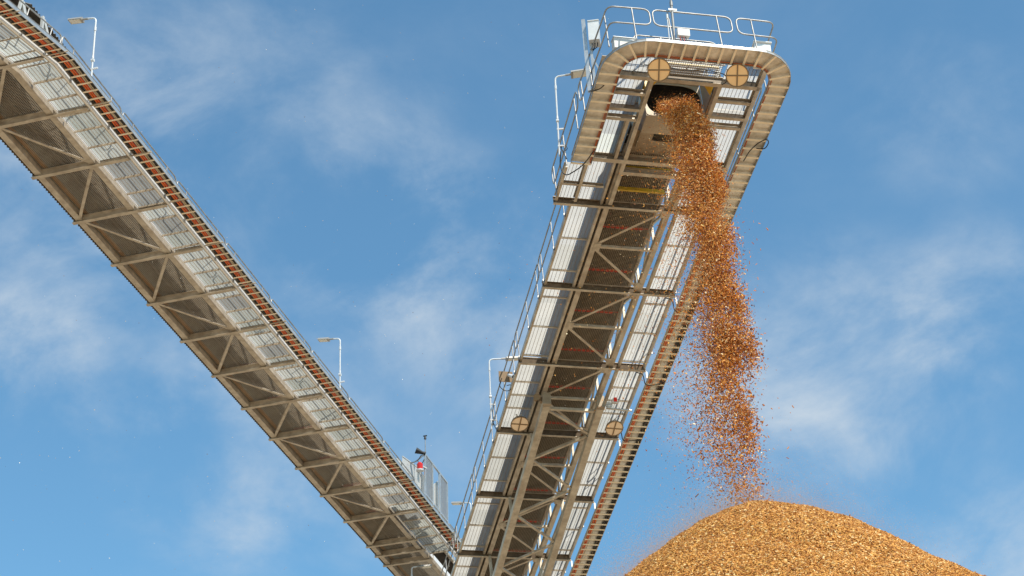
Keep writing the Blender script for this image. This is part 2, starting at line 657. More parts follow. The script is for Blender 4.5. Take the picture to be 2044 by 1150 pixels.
for i in range(6):
    b = MB()
    b.bar((-.74, nl[i] + .08, wlow(nl[i])), (.74, nr[i] - .08, wlow(nr[i])), .08, .075)
    b.build("lower_diagonal", STEEL, SC)
    if i < 5:
        b = MB()
        b.bar((.74, nr[i] + .08, wlow(nr[i])), (-.74, nl[i + 1] - .08, wlow(nl[i + 1])), .08, .075)
        b.build("lower_diagonal", STEEL, SC)

# ---- head platform
def hbeam(p, q, w=.12, h=.2, m=STEEL, nm="head_beam"):
    b = MB()
    b.ibeam(p, q, w, h)
    o = b.build(nm, STEEL, SC)
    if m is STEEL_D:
        shade_soil_web(o, PLATE_D)
    return o
hbeam((-.86, -8.45, .0), (-.86, -3.66, .0), .11)
hbeam((.99, -8.45, .0), (.99, -3.66, .0), .11)
hbeam((-1.14, -7.0, .004), (-1.14, -5.45, .004), .09, .16)
hbeam((2.03, -9.2, .0), (2.03, -3.66, .0), .11)
hbeam((-1.86, -9.2, .02), (-1.86, -3.66, .02), .08)
hbeam((-2.40, -5.0, .02), (-2.40, -3.66, .02), .08)
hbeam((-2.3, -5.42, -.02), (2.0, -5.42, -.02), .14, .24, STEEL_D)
hbeam((-.80, -4.95, .0), (.93, -4.95, .0), .12, .2)
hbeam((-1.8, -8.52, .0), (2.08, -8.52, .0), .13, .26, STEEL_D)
hbeam((-1.8, -9.5, .03), (2.08, -9.5, .03), .08, .16, STEEL_D)
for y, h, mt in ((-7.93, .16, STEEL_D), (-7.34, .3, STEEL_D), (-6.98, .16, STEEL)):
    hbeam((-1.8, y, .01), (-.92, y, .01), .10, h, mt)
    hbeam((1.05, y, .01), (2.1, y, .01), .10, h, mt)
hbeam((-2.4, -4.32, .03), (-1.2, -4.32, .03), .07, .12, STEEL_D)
for (x0, x1, ya, yb, mt) in ((-1.80, -.93, -9.45, -8.52, GRATE), (-1.80, -1.05, -8.52, -7.93, GRATE), (-1.80, -1.05, -7.93, -7.34, GRATE), (-1.80, -1.05, -7.34, -6.98, GRATE_B),
                             (-1.80, -1.1, -6.98, -6.2, GRATE_B), (-1.80, -1.1, -6.2, -5.42, GRATE_D), (-2.36, -1.88, -5.0, -4.33, GRATE), (-1.84, -1.12, -5.42, -4.33, GRATE),
                             (-2.36, -1.88, -4.33, -3.60, GRATE), (-1.84, -1.12, -4.33, -3.60, GRATE),
                             (1.06, 1.98, -9.45, -8.52, GRATE), (1.12, 1.98, -8.52, -7.93, GRATE), (1.12, 1.98, -7.93, -7.34, GRATE), (1.08, 1.98, -7.34, -6.2, GRATE),
                             (1.08, 1.98, -6.2, -5.42, GRATE), (1.08, 1.98, -5.42, -4.5, GRATE), (1.08, 1.98, -4.5, -3.60, GRATE)):
    grating(x0, x1, ya, yb, .235, mt, SC)
# coarse front grating over the drop, with yellow edging behind it
grating(-.80, .92, -9.44, -8.62, .20, GRATE, SC, pitch=.06, depth=.035, rod=.06)
for k, yy in enumerate((-9.3, -9.12, -8.95, -8.8)):
    b = MB()
    b.box(-.8, .92, yy - .012, yy + .012, .34, .40)
    b.build("yellow_toe_board", YELLOW, SC)
b = MB()
b.tube([(-.75, -9.15, .10), (.95, -9.15, .10)], .022)
b.build("conduit", GALV_TUBE, SC)

# discharge chute
CH0, CH1 = -7.02, -5.75
cx0, cx1, cz0, cz1 = -.62, 1.03, .225, 1.52
b = MB()
N = 40
oc = ((cx0 + cx1) / 2, (cz0 + cz1) / 2)
def rr(k, hw, hh, r):
    a = 2 * math.pi * k / N
    # superellipse outline
    c_, s_ = math.cos(a), math.sin(a)
    e = 2 / r
    return (oc[0] + hw * abs(c_) ** e * (1 if c_ >= 0 else -1), oc[1] + hh * abs(s_) ** e * (1 if s_ >= 0 else -1))
out = [rr(k, (cx1 - cx0) / 2, (cz1 - cz0) / 2, 14) for k in range(N)]
inn = [rr(k, (cx1 - cx0) / 2 - .05, (cz1 - cz0) / 2 - .05, 3.4) for k in range(N)]
vs = [(x, CH0, z) for x, z in out] + [(x, CH0, z) for x, z in inn] + [(x, CH0 + .012, z) for x, z in out] + [(x, CH0 + .012, z) for x, z in inn]
fs = []
for k in range(N):
    k2 = (k + 1) % N
    fs += [(k, k2, N + k2, N + k), (2 * N + k, 3 * N + k, 3 * N + k2, 2 * N + k2), (N + k, N + k2, 3 * N + k2, 3 * N + k), (k, 2 * N + k, 2 * N + k2, k2)]
b.add(vs, fs)
b.build("chute_front_plate", CHUTE, SC)
b = MB()
for (x0, x1, z0, z1) in ((cx0, cx0 + .01, cz0, cz1), (cx1 - .01, cx1, cz0, cz1)):
    b.box(x0, x1, CH0 + .014, CH1, z0, z1)
b.box(cx0 + .012, cx1 - .012, CH0 + .014, CH0 + .68, cz0, cz0 + .01)
b.box(cx0 + .012, cx1 - .012, CH0 - .75, CH1, cz1 + .004, cz1 + .014)
b.box(cx1 + .003, cx1 + .013, CH0 - .72, CH0 - .004, .5, cz1)  # side skirt added so the mouth's right rim falls in shade
b.build("chute_body", CHUTE, SC)
b = MB()
vs, fs = [], []
for y in (CH0 + .016, CH0 + 1.0):
    vs += [(x, y, z) for x, z in inn]
for k in range(N):
    fs.append((k, (k + 1) % N, N + (k + 1) % N, N + k))
fs.append(tuple(range(N, 2 * N)))
b.add(vs, fs, True)
b.build("chute_liner", LINER, SC)
b = MB()
b.cyl((-.5, -6.0, 1.0), (.9, -6.0, 1.0), .2, 24)
b.build("head_pulley", BELT, SC)
for x in (-.97, 1.10):
    b = MB()
    b.box(x - .005, x + .005, -8.4, -5.5, .24, 1.0)
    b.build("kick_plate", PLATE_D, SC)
b = MB()      # dark scraper box behind the chute
b.box(-.80, .92, -6.35, -5.5, .30, .32)
b.build("spill_plate", STEEL_D, SC)
for (x, s) in ((-.82, 1), (.93, -1)):
    b = MB()
    b.add([(x, -8.40, .30), (x + s * .42, -8.36, .40), (x, -7.85, .30), (x, -8.40, .325), (x + s * .42, -8.36, .425), (x, -7.85, .325)],
          [(0, 1, 2), (5, 4, 3), (0, 3, 4, 1), (1, 4, 5, 2), (2, 5, 3, 0)])
    b.build("yellow_corner_guard", YELLOW, SC)
b = MB()
b.box(-.92, -.83, -8.05, -7.55, .22, .95)
b.build("side_guard", YELLOW, SC)

# ---- cable trays of the stacker
def tray_run(path, w, parent, fn=None, pitch=.31, hz=.10, lid=True, sideouter=True, cables=(), rail_m=STEEL, rung_m=STEEL, rung_w=.035, clean=None):
    """path: list of (point, outward unit vector) along the tray's inner edge; the tray spreads outward by w"""
    P = [(Vector(a), Vector(o)) for a, o in path]
    d = [0.0]
    for i in range(1, len(P)):
        d.append(d[-1] + ((P[i][0] + P[i][1] * w / 2) - (P[i - 1][0] + P[i - 1][1] * w / 2)).length)

    def at(t):
        for i in range(1, len(d)):
            if t <= d[i] + 1e-9:
                f = (t - d[i - 1]) / max(1e-9, d[i] - d[i - 1])
                return P[i - 1][0].lerp(P[i][0], f), P[i - 1][1].lerp(P[i][1], f).normalized()
        return P[-1]
    def strip(off0, off1, z0, z1, m, nm, par):
        b = MB(fn)
        vs, fs = [], []
        for a, o in P:
            for (of, z) in ((off0, z0), (off1, z0), (off1, z1), (off0, z1)):
                q = a + o * of
                vs.append((q.x, q.y, q.z + z))
        for i in range(len(P) - 1):
            for j in range(4):
                fs.append((4 * i + j, 4 * i + (j + 1) % 4, 4 * i + 4 + (j + 1) % 4, 4 * i + 4 + j))
        fs.append((3, 2, 1, 0))
        e = 4 * (len(P) - 1)
        fs.append((e, e + 1, e + 2, e + 3))
        b.add(vs, fs)
        return b.build(nm, m, par)
    body = MB(fn)
    n = max(1, int(round(d[-1] / pitch)))
    for k in range(n + 1):
        a, o = at(d[-1] * k / n)
        p, q = a + o * .012, a + o * (w - .012)
        body.bar((p.x, p.y, p.z + .012), (q.x, q.y, q.z + .012), rung_w, .022)
    tr = body.build("cable_tray", rung_m, parent)
    strip(0, .012, 0, hz, rail_m, "tray_side_rail", tr)
    strip(w - .012, w, 0, hz, rail_m, "tray_side_rail", tr)
    if lid:
        strip(-.01, w + .01, hz + .003, hz + .008, LID, "tray_lid", tr)
    for (f, r, m, nm) in cables:
        b = MB(fn)
        pts = []
        if len(P) > 2:
            nn = int(d[-1] / .5) + 1
        else:
            nn = int(d[-1] / .5) + 1
        ph = random.random() * 6
        for k in range(nn + 1):
            a, o = at(d[-1] * k / nn)
            q = a + o * (w * (f + .02 * math.sin(k * .9 + ph)))
            pts.append((q.x, q.y, q.z + .024 + r))
        b.tube(pts, r, 6)
        b.build(nm, m, tr)
    return tr

XI, XO = 2.08, 2.68
TW = .57
# straight right-hand run up to the head, round the front and a short way down the left
Z = -.25
rc = .95
pth = [((2.08, END, Z), (1, 0, 0)), ((2.15, -8.88, Z), (1, 0, 0))]
cxr, cyr = 2.15 - .62, -8.88
for k in range(1, 9):
    a = math.pi / 2 * k / 8
    o = Vector((math.cos(a), -math.sin(a), 0))
    pth.append(((cxr + .62 * math.cos(a), cyr - .62 * math.sin(a), Z), o))
# front straight
cxl = -1.83 + .62
pth.append(((cxl, cyr - .62, Z), (0, -1, 0)))
for k in range(1, 9):
    a = math.pi / 2 * k / 8
    o = Vector((-math.sin(a), -math.cos(a), 0))
    pth.append(((cxl - .62 * math.sin(a), cyr - .62 * math.cos(a), Z), o))
pth.append(((-1.83, -5.44, Z), (-1, 0, 0)))
# lower part and the lidded head part differ: split the path at the first beam of the head
low = [((2.08, END, Z), (1, 0, 0)), ((2.08, -3.2, Z), (1, 0, 0))]
tray_run(low, TW, SC, cables=((.10, .026, ORANGE, "orange_cable"), (.22, .022, ORANGE, "orange_cable"), (.32, .016, BEIGE_C, "beige_cable"), (.80, .032, BLACK, "black_cable"), (.90, .032, BLACK, "black_cable")), rail_m=STEEL, rung_m=TRAY, rung_w=.055)
hp = [((2.08, -3.21, Z), (1, 0, 0))] + pth[1:]
tray_run(hp, TW, SC, pitch=.335, cables=((.05, .016, ORANGE_D, "orange_cable"), (.10, .012, ORANGE_D, "orange_cable")), rail_m=EDGE, rung_m=TRAY, rung_w=.055, hz=.075)

# ---- handrails round the head
def loop_rail(ptsT, ptsK, posts, r=.022, nm="handrail"):
    """one looped panel: out along the top rail, back along the knee rail"""
    b = MB()
    b.tube(fillet(list(ptsT) + list(reversed(ptsK)), .2, True, 6), r, 8, True)
    for p, zt in posts:
        b.tube([p, (p[0], p[1], zt)], r * .95, 7)
    return b.build(nm, GALV_TUBE, SC)
ZT, ZK, YF = 1.08, .48, -9.95
loop_rail([(-2.42, -7.0, ZT), (-2.30, YF + .02, ZT), (-1.20, YF, ZT)], [(-2.42, -7.0, ZK), (-2.30, YF + .02, ZK), (-1.20, YF, ZK)],
          [((-2.42, -8.2, -.1), ZT), ((-2.3, -9.6, -.1), ZT), ((-1.66, YF, -.1), ZT), ((-2.42, -7.3, -.1), ZT)])
loop_rail([(-1.12, YF, ZT), (1.0, YF, ZT)], [(-1.12, YF, ZK), (1.0, YF, ZK)], [((-.70, YF, -.1), ZT), ((.62, YF, -.1), ZT)])
loop_rail([(1.14, YF, ZT), (2.22, YF + .02, ZT), (2.30, -8.2, ZT)], [(1.14, YF, ZK), (2.22, YF + .02, ZK), (2.30, -8.2, ZK)],
          [((1.56, YF, -.1), ZT), ((2.26, -8.5, -.1), ZT)])
loop_rail([(-2.45, -6.9, ZT), (-2.45, -3.75, ZT)], [(-2.45, -6.9, ZK), (-2.45, -3.75, ZK)],
          [((-2.45, -6.6, -.1), ZT), ((-2.45, -5.2, -.1), ZT), ((-2.45, -3.95, -.1), ZT)])
loop_rail([(2.34, -8.1, ZT), (2.34, -3.5, ZT)], [(2.34, -8.1, ZK), (2.34, -3.5, ZK)], [((2.34, -7.2, -.1), ZT), ((2.34, -5.7, -.1), ZT), ((2.34, -4.2, -.1), ZT)])
# inner rail across the back of the platform
loop_rail([(-1.5, -9.3, .78), (.75, -9.3, .78)], [(-1.5, -9.3, .30), (.75, -9.3, .30)], [((-.75, -9.3, .2), .78), ((.2, -9.3, .2), .78)], .02)
# floor plate edge of the head
b = MB()
for x0, x1 in ((-2.38, -1.9),):
    b.box(x0, x1, -9.2, -5.5, -.02, .0)
b.build("edge_plate", STEEL_D, SC)


# ------------------------------------------------------------------ FEED CONVEYOR (left)
FC = thing("feed_conveyor", "long nearly level conveyor gantry crossing the upper left with side walkway and cable ladder", "conveyor", ML)
BL = 2.34
YK, PHI = -6.5, R_(12.5)
ck, sk = math.cos(PHI), math.sin(PHI)
def bend(v):
    x, y, z = v
    if y >= YK:
        return (x, y, z)
    dy = y - YK
    return (x, YK + dy * ck - z * sk * 1.0, dy * sk + z * ck) if False else (x, YK + dy * ck + z * sk, dy * sk + z * ck)
Y0, Y1 = -17.0, 35.0

def split(y0, y1):
    """cut a run at the kink so both halves stay straight"""
    return [(y0, YK), (YK, y1)] if y0 < YK < y1 else [(y0, y1)]

def lbox(x0, x1, z0, z1, m, nm, y0=Y0, y1=Y1):
    for a, c in split(y0, y1):
        b = MB(bend)
        b.box(x0, x1, a, c, z0, z1)
        b.build(nm, m, FC)

lbox(.12, .30, .02, .20, STEEL, "truss_chord")
lbox(1.70, 1.86, .02, .20, STEEL, "truss_chord")
lbox(.14, .24, 1.2, 1.3, STEEL, "top_chord")
lbox(1.72, 1.82, 1.2, 1.3, STEEL, "top_chord")
lbox(.34, .45, .21, .25, RUST, "bark_covered_ledge")
lbox(1.955, 1.995, .02, .20, WHITE, "inner_stringer")
lbox(2.84, 2.885, .02, .22, WHITE, "outer_stringer")
lbox(2.815, 2.838, .02, .05, STEEL, "stringer_lip")
ends = [i * BL for i in range(-6, 10)] + [23.45, 24.4, 25.33, 27.6, 30.0, 32.4]
for i, y in enumerate(ends):
    b = MB(bend)
    xr = 2.82 if y < 22 else 2.02
    b.ibeam((.0, y + .04, -.03), (xr, y + .04, -.03), .12, .2)
    b.build("cross_beam", STEEL, FC)
    # hanging cleat of the tray
    b = MB(bend)
    b.box(2.80, 3.46, y + .02, y + .06, .055, .085)
    b.build("tray_bracket", STEEL, FC)
for i in range(-6, 9):
    y = i * BL
    l2r = (i % 2 == 0)
    b = MB(bend)
    if l2r:
        b.angle((.28, y + .12, .03), (1.72, y + BL - .10, .03), .085)
    else:
        b.angle((1.72, y + .12, .03), (.28, y + BL - .10, .03), .085)
    b.build("bottom_diagonal", STEEL, FC)
b = MB()
b.angle((1.7, 21.2, .03), (.3, 23.3, .03), .085)
b.build("bottom_diagonal", STEEL, FC)
# upper web on the right-hand side, seen over the cable ladder near the bend
for i in range(-7, 10):
    y = i * BL
    b = MB(bend)
    b.bar((1.77, y, .2), (1.77, y, 1.2), .06, .06, (0, 1, 0))
    b.build("web_post", GREY_PANEL, FC)
    b = MB(bend)
    b.bar((1.77, y + .05, .2), (1.77, y + BL - .05, 1.2), .07, .05, (1, 0, 0))
    b.build("web_diagonal", GREY_PANEL, FC)
for a, c in split(Y0, 34.5):
    wire_mesh(.33, 1.68, a, c, .20, FC, bend, cell=.055, t=.0085)
for a, c in split(Y0, Y1):
    b = MB(bend)
    b.box(.50, 1.55, a, c, .80, .815)
    b.build("return_belt", BELT, FC)
    b = MB(bend)
    b.ext([(-.6, .22), (-.3, 0), (.3, 0), (.6, .22), (.6, .235), (.3, .015), (-.3, .015), (-.6, .235)], (1.0, a, 1.1), (1.0, c, 1.1))
    b.build("carrying_belt", BELT, FC)
    corrugated([(.06, .03), (.06, .5), (.06, 1.0), (.12, 1.3), (.35, 1.52), (.7, 1.62), (1.1, 1.6), (1.5, 1.48), (1.75, 1.3)], a, c, FC, bend, name="belt_cover", pitch=.125, amp=.022)
for i in range(-5, 10):
    y = i * BL + .9
    b = MB(bend)
    for j in range(7):
        x = .62 + j * .14
        b.cyl((x - .05, y, .70), (x + .05, y, .70), .055, 10)
    b.cyl((.5, y, .70), (1.62, y, .70), .022, 8)
    b.build("return_roller", RED, FC)
corrugated([(.3, 1.7), (.3, 2.0), (.6, 2.3), (1.1, 2.45), (1.6, 2.4), (1.95, 2.2)], -16.5, -4.2, FC, bend, name="drive_hood", pitch=.14, amp=.025)
y = -15.2
while y < -4.4:
    b = MB(bend)
    b.bar((2.0, y, .3), (2.0, y, 2.2), .07, .07, (0, 1, 0))
    b.bar((2.0, y + .06, 2.15), (2.0, y + 1.45, .4), .12, .05, (1, 0, 0))
    b.build("hood_frame", GREY_PANEL, FC)
    y += 1.55
b = MB(bend)
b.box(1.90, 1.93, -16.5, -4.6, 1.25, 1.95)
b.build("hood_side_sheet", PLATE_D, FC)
# walkway of the feed conveyor
GL = [GRATE_C, GRATE_C, GRATE_D, GRATE_B]
y = -16.5
yy = []
k = 0
while y < 24.6:
    nxt = y + .75 + random.uniform(-.06, .06)
    b = MB(bend)
    b.bar((2.0, nxt, .05), (2.83, nxt, .05), .035, .05)
    b.build("walkway_bearer", STEEL, FC)
    a, c = y, nxt
    for a_, c_ in split(a, c):
        grating(2.015, 2.80, a_, c_, .12, random.choice(GL), FC, bend, rod=.10, rw=.0035)
    y = nxt
    k += 1
# cable ladder with open rungs and heavy orange cables
cab = ((.14, .022, BLACK, "black_cable"), (.30, .024, ORANGE, "orange_cable"), (.44, .022, ORANGE, "orange_cable"), (.50, .012, RED, "red_cable"), (.62, .022, BEIGE_C, "beige_cable"), (.72, .016, BEIGE_C, "beige_cable"), (.80, .026, BLACK, "black_cable"), (.90, .026, BLACK, "black_cable"))
tray_run([((2.95, YK, .06), (1, 0, 0)), ((2.95, 25.8, .06), (1, 0, 0))], .44, FC, bend, pitch=.325, lid=True, cables=cab, rail_m=GALV, rung_m=TRAY, rung_w=.045, hz=.12)
tray_run([((2.95, Y0, .06), (1, 0, 0)), ((2.95, YK - .01, .06), (1, 0, 0))], .44, FC, bend, pitch=.325, lid=True, cables=cab, rail_m=GALV, rung_m=TRAY, rung_w=.045, hz=.12)
# handrails
y = -6.35
while y < 18.5:
    rail_panel(2.9, y, y + 3.3, 1.05, .60, .1, [y + .6, y + 2.7], FC)
    y += 3.38
for yb in (-9.9, -13.3):
    rail_panel(2.9, yb, yb + 3.3, 1.05, .55, .1, [yb + .5, yb + 1.65, yb + 2.8], FC, bend)
b = MB(bend)
b.tube(fillet([(2.6, -8.2, .1), (2.6, -8.2, 1.0), (2.6, -9.2, 1.0), (2.6, -9.2, .5), (2.6, -8.2, .5)], .08), .02)
b.build("yellow_gate", YELLOW, FC)
for yb in (24.55, 26.0):
    rail_panel(2.9, yb, yb + 1.3, 1.0, .5, .0, [yb + .15, yb + 1.15], FC)

# ------------------------------------------------------------------ helpers for upright things
def upright(Mx, loc, yaw=0.0):
    """matrix at a conveyor-local point, standing upright in the world, turned with the conveyor"""
    w = Mx @ Vector(loc)
    az = math.atan2(Mx[0][1], Mx[1][1])
    return Matrix.Translation(w) @ Matrix.Rotation(-az + yaw, 4, 'Z')


def lamp(Mx, loc, side, label, height=1.75, arm=.42, tilt=.12, hw=.12, yaw=0, hl=.51):
    t = thing("walkway_lamp", label, "lamp", upright(Mx, loc, yaw), "pole lamps along the conveyor walkways")
    b = MB()
    b.tube([(0, 0, -.75), (0, 0, .42)], .024, 8)
    b.tube(fillet([(0, 0, .42), (0, 0, height), (side * arm, 0, height + arm * tilt)], .13), .024, 8)
    b.cyl((0, 0, height - .42), (0, 0, height - .3), .034, 10)
    b.build("pole", WHITE_P, t)
    b = MB()
    b.cyl((-.04, 0, .40), (.04, 0, .40), .045, 12)
    b.cyl((0, 0, .46), (0, 0, .56), .033, 10, .026)
    b.build("hinge", WHITE_P, t)
    b = MB()
    b.box(-.03, .16, -.02, .02, .11, .15)
    b.box(-.03, .16, -.02, .02, -.44, -.40)
    b.build("clamp", WHITE_P, t)
    x0, z0 = side * arm, height + arm * tilt
    b = MB()
    b.tube([(x0 - side * .01, 0, z0), (x0 + side * .16, 0, z0 + .02)], .032, 8)
    b.build("arm_socket", LAMP_BODY, t)
    b = MB()
    pf = [(-hw, 0), (hw, 0), (hw - .02, .055), (.05, .085), (-.05, .085), (.02 - hw, .055)]
    p0, p1 = Vector((x0 + side * .15, 0, z0 - .02)), Vector((x0 + side * (.15 + hl), 0, z0 - .02 + hl * tilt))
    b.ext(pf, p0, p1)
    hd = b.build("lamp_head", LAMP_BODY, t)
    b = MB()
    d = (p1 - p0).normalized()
    dn = Vector((-d.z, 0, d.x)) * (1 if side > 0 else -1)
    dn = Vector((0, 0, 1)) - d * d.z
    b.bar(p0 + d * .06 - dn * .006, p1 - d * .03 - dn * .006, hw * 2 - .05, .012)
    b.build("diffuser", LAMP_UNDER, hd)
    b = MB()
    b.tube(fillet([(.02, .02, -.4), (.12, .03, -.62), (.25, .02, -.5), (.12, .0, -.35), (.04, .02, -.5), (.2, 0, -.85)], .08), .011, 6)
    b.build("cable", BLACK, t)
    return t


lamp(MR, (-2.62, -5.35, .95), 1, "white pole lamp clamped to the left rail of the stacker boom just below its head", hw=.17, yaw=-.25, height=1.88, arm=.3, hl=.46)
lamp(MR, (-2.15, 7.15, .93), 1, "white pole lamp halfway up the stacker boom beside a brown junction plate")
lamp(MR, (-2.72, 19.7, .93), 1, "small pole lamp at the bottom edge below the left conveyor's far end", arm=.2, hl=.4, hw=.1)
lamp(ML, (2.95, -4.85, .93), -1, "white pole lamp at the bend of the left conveyor, nearest the upper left corner", arm=.24, hl=.38, hw=.11)
lamp(ML, (2.95, 12.92, .93), -1, "white pole lamp standing halfway along the left conveyor's outer rail", arm=.24, hl=.38, hw=.11)
lamp(ML, (2.95, 27.3, 1.25), -1, "pole lamp at the far end of the left conveyor, partly behind the stacker's handrail", arm=.24, hl=.38, hw=.11)


# ------------------------------------------------------------------ round floodlights
def flood(loc, nrm, label, r=.295, lens=None):
    w = MR @ Vector(loc)
    n = Vector(nrm).normalized()       # the way the lens faces, world axes
    M = Matrix.Translation(w) @ n.to_track_quat('Z', 'Y').to_matrix().to_4x4()
    t = thing("round_floodlight", label, "floodlight", M, "round floodlights under the stacker boom")
    b = MB()
    b.cyl((0, 0, -.10), (0, 0, .0), r * .82, 36, r)
    b.cyl((0, 0, .0), (0, 0, .022), r, 36)
    ring = [(r * .985 * math.cos(a * math.pi / 18), r * .985 * math.sin(a * math.pi / 18), .036) for a in range(36)]
    b.tube(ring, .014, 6, True)
    for a in range(8):
        ca, sa = math.cos(a * math.pi / 4 + .3), math.sin(a * math.pi / 4 + .3)
        b.cyl((ca * r * 1.0, sa * r * 1.0, .0), (ca * r * 1.0, sa * r * 1.0, .055), .016, 8)
    b.build("housing", RIM, t)
    b = MB()
    b.cyl((0, 0, .0225), (0, 0, .034), r * .95, 36, r * .93)
    b.build("lens", lens or LENS, t)
    b = MB()
    b.bar((-r * .97, 0, .041), (r * .97, 0, .041), .035, .012)
    b.bar((0, -r * .97, .044), (0, r * .97, .044), .035, .012)
    b.build("cross_bars", RIM, t)
    b = MB()
    b.bar((-.08, .1, -.10), (-.08, .1, -.34), .04, .03, (0, 1, 0))
    b.bar((.08, .1, -.10), (.08, .1, -.34), .04, .03, (0, 1, 0))
    b.build("bracket", STEEL, t)
    return t


tc1 = Vector((.05, -.72, -.70))
tc2 = Vector((.12, -.45, -.88))
flood((-.955, -9.30, -.46), tc1, "round cream floodlight at the upper left of the chute mouth")
flood((1.125, -9.36, -.46), tc1, "round cream floodlight at the upper right of the chute mouth")
flood((-1.49, 6.22, -.33), tc2, "round pinkish floodlight under the stacker's left walkway where the deep truss starts", .285, LENS_P)
flood((1.56, 6.17, -.33), tc2, "round pinkish floodlight under the stacker's right walkway beside the cable tray", .285, LENS_P)

# ------------------------------------------------------------------ head fittings
t = thing("control_box", "white control cabinet on a galvanised post at the head's left corner", "control box", upright(MR, (-2.47, -8.1, -.1), -.35))
b = MB()
b.ext([(-.05, -.055), (.05, -.055), (.05, -.043), (-.038, -.043), (-.038, .043), (.05, .043), (.05, .055), (-.05, .055)], (0, 0, -.1), (-.05, 0, 2.2), (0, 1, 0))
b.build("post", GALV, t)
b = MB()
b.bar((.16, .02, -.1), (.1, .02, 1.45), .07, .05, (0, 1, 0))
b.bar((.42, .02, .2), (.14, .02, .95), .04, .04, (0, 1, 0))
b.build("brace", GALV, t)
b = MB()
b.ext([(-.19, 0), (.19, 0), (.19, .62), (-.19, .80)], (.075, .02, 1.42), (.36, .02, 1.42))
b.build("cabinet", WHITE_P, t)
b = MB()
b.ext([(-.19, .805), (.21, .60), (.21, .625), (-.19, .83)], (.07, .02, 1.42), (.37, .02, 1.42))
b.build("rain_hood", WHITE_P, t)
for k in range(3):
    b = MB()
    b.tube(fillet([(.15 + .07 * k, .0, 1.43), (.15 + .07 * k, .0, 1.3), (.13, .03, 1.2), (.08, .03, .2), (.0, -.05, -.15), (.3, -.1, -.12), (.5, -.1, .1)], .1), .013, 6)
    b.build("cable", BLACK, t)

t = thing("antenna_mast", "thin galvanised mast rising from the front rail of the head", "mast", upright(MR, (-.62, -9.88, .0)))
b = MB()
b.cyl((0, 0, 0), (0, 0, 1.2), .036, 10)
b.cyl((0, 0, 1.2), (0, 0, 3.2), .030, 10)
b.cyl((0, 0, 1.15), (0, 0, 1.28), .045, 10)
b.build("pole", GALV_TUBE, t)
b = MB()
b.cyl((-.14, 0, .0), (-.14, 0, .72), .016, 8)
b.cyl((-.14, 0, .72), (-.14, 0, .86), .030, 10)
b.build("sensor", WHITE_P, t)
b = MB()
b.box(-.1, .12, -.05, -.03, .98, 1.03)
b.build("clamp", GALV, t)

t = thing("junction_box", "small pale junction box with red and black cables on the head's front rail", "junction box", upright(MR, (-.40, -9.98, .12)))
b = MB()
b.box(-.16, .16, -.07, .07, 0, .21)
b.build("box", WHITE_P, t)
for k in range(4):
    b = MB()
    b.tube([(-.09 + .05 * k, 0, .0), (-.08 + .05 * k, 0, -.14), (-.06 + .04 * k, .02, -.3)], .012, 6)
    b.build("cable", REDP if k in (0, 2) else BLACK, t)

t = thing("floor_cabinet", "white sloping cabinet standing at the head's right front corner", "cabinet", upright(MR, (1.95, -9.25, .1)))
b = MB()
b.ext([(-.15, 0), (.15, 0), (.15, .62), (-.15, .50)], (-.22, 0, 0), (.22, 0, 0))
b.build("cabinet", WHITE_P, t)
b = MB()
b.ext([(-.19, .50), (.19, .652), (.19, .675), (-.19, .523)], (-.25, 0, 0), (.25, 0, 0))
b.build("lid", WHITE_P, t)

t = thing("equipment_box", "grey equipment box behind the left curve of the head's cable tray", "box", upright(MR, (-1.75, -9.2, .25)))
b = MB()
b.box(-.3, .3, -.12, .12, 0, .32)
b.build("box", GREY_PANEL, t)
b = MB()
b.box(-.32, .32, -.14, .14, .322, .34)
b.build("lid", GALV, t)

t = thing("cctv_camera", "small white camera on a brown plate at the stacker's left handrail", "camera", upright(MR, (-2.05, 5.0, .35)))
b = MB()
b.box(-.28, .16, .02, .04, .0, .36)
b.build("mounting_plate", RIM, t)
b = MB()
b.cyl((.02, -.02, .22), (.13, -.20, .08), .05, 14, .06)
b.build("body", WHITE_P, t)
b = MB()
b.cyl((.132, -.203, .077), (.138, -.212, .07), .05, 14)
b.build("lens", BLACK, t)
b = MB()
b.tube(fillet([(-.2, -.02, .1), (-.3, -.02, -.2), (-.1, -.02, -.35), (.08, -.02, -.3), (.1, -.02, -.1), (-.05, -.02, -.15)], .15), .014, 6)
b.build("cable", BLACK, t)

t = thing("warning_horn", "rusty brown horn under the stacker's left walkway above the round floodlight", "horn", upright(MR, (-1.16, 5.15, -.12)))
b = MB()
b.cyl((0, .1, 0), (0, -.04, -.02), .06, 16, .07)
b.cyl((0, -.04, -.02), (-.02, -.2, -.05), .06, 18, .11)
b.build("horn_bell", RIM, t)
b = MB()
b.box(-.05, .25, .08, .14, .0, .1)
b.cyl((.2, -.02, -.05), (.2, .12, -.05), .08, 12)
b.build("driver", RIM, t)

t = thing("pull_switch", "red and white pull switch under the stacker's right walkway above the floodlight", "switch", upright(MR, (1.40, 5.25, -.06)))
b = MB()
b.box(-.10, .10, -.06, .06, .0, .13)
b.build("body", WHITE_P, t)
b = MB()
b.box(-.05, .05, -.08, -.062, .03, .17)
b.build("reset_lever", REDP, t)
b = MB()
b.cyl((-.2, -.02, -.08), (-.2, .02, -.08), .11, 16)
b.build("rope_wheel", GALV, t)
b = MB()
b.cyl((-.25, .1, -.14), (.55, .1, -.17), .035, 10)
b.build("support_tube", GALV, t)

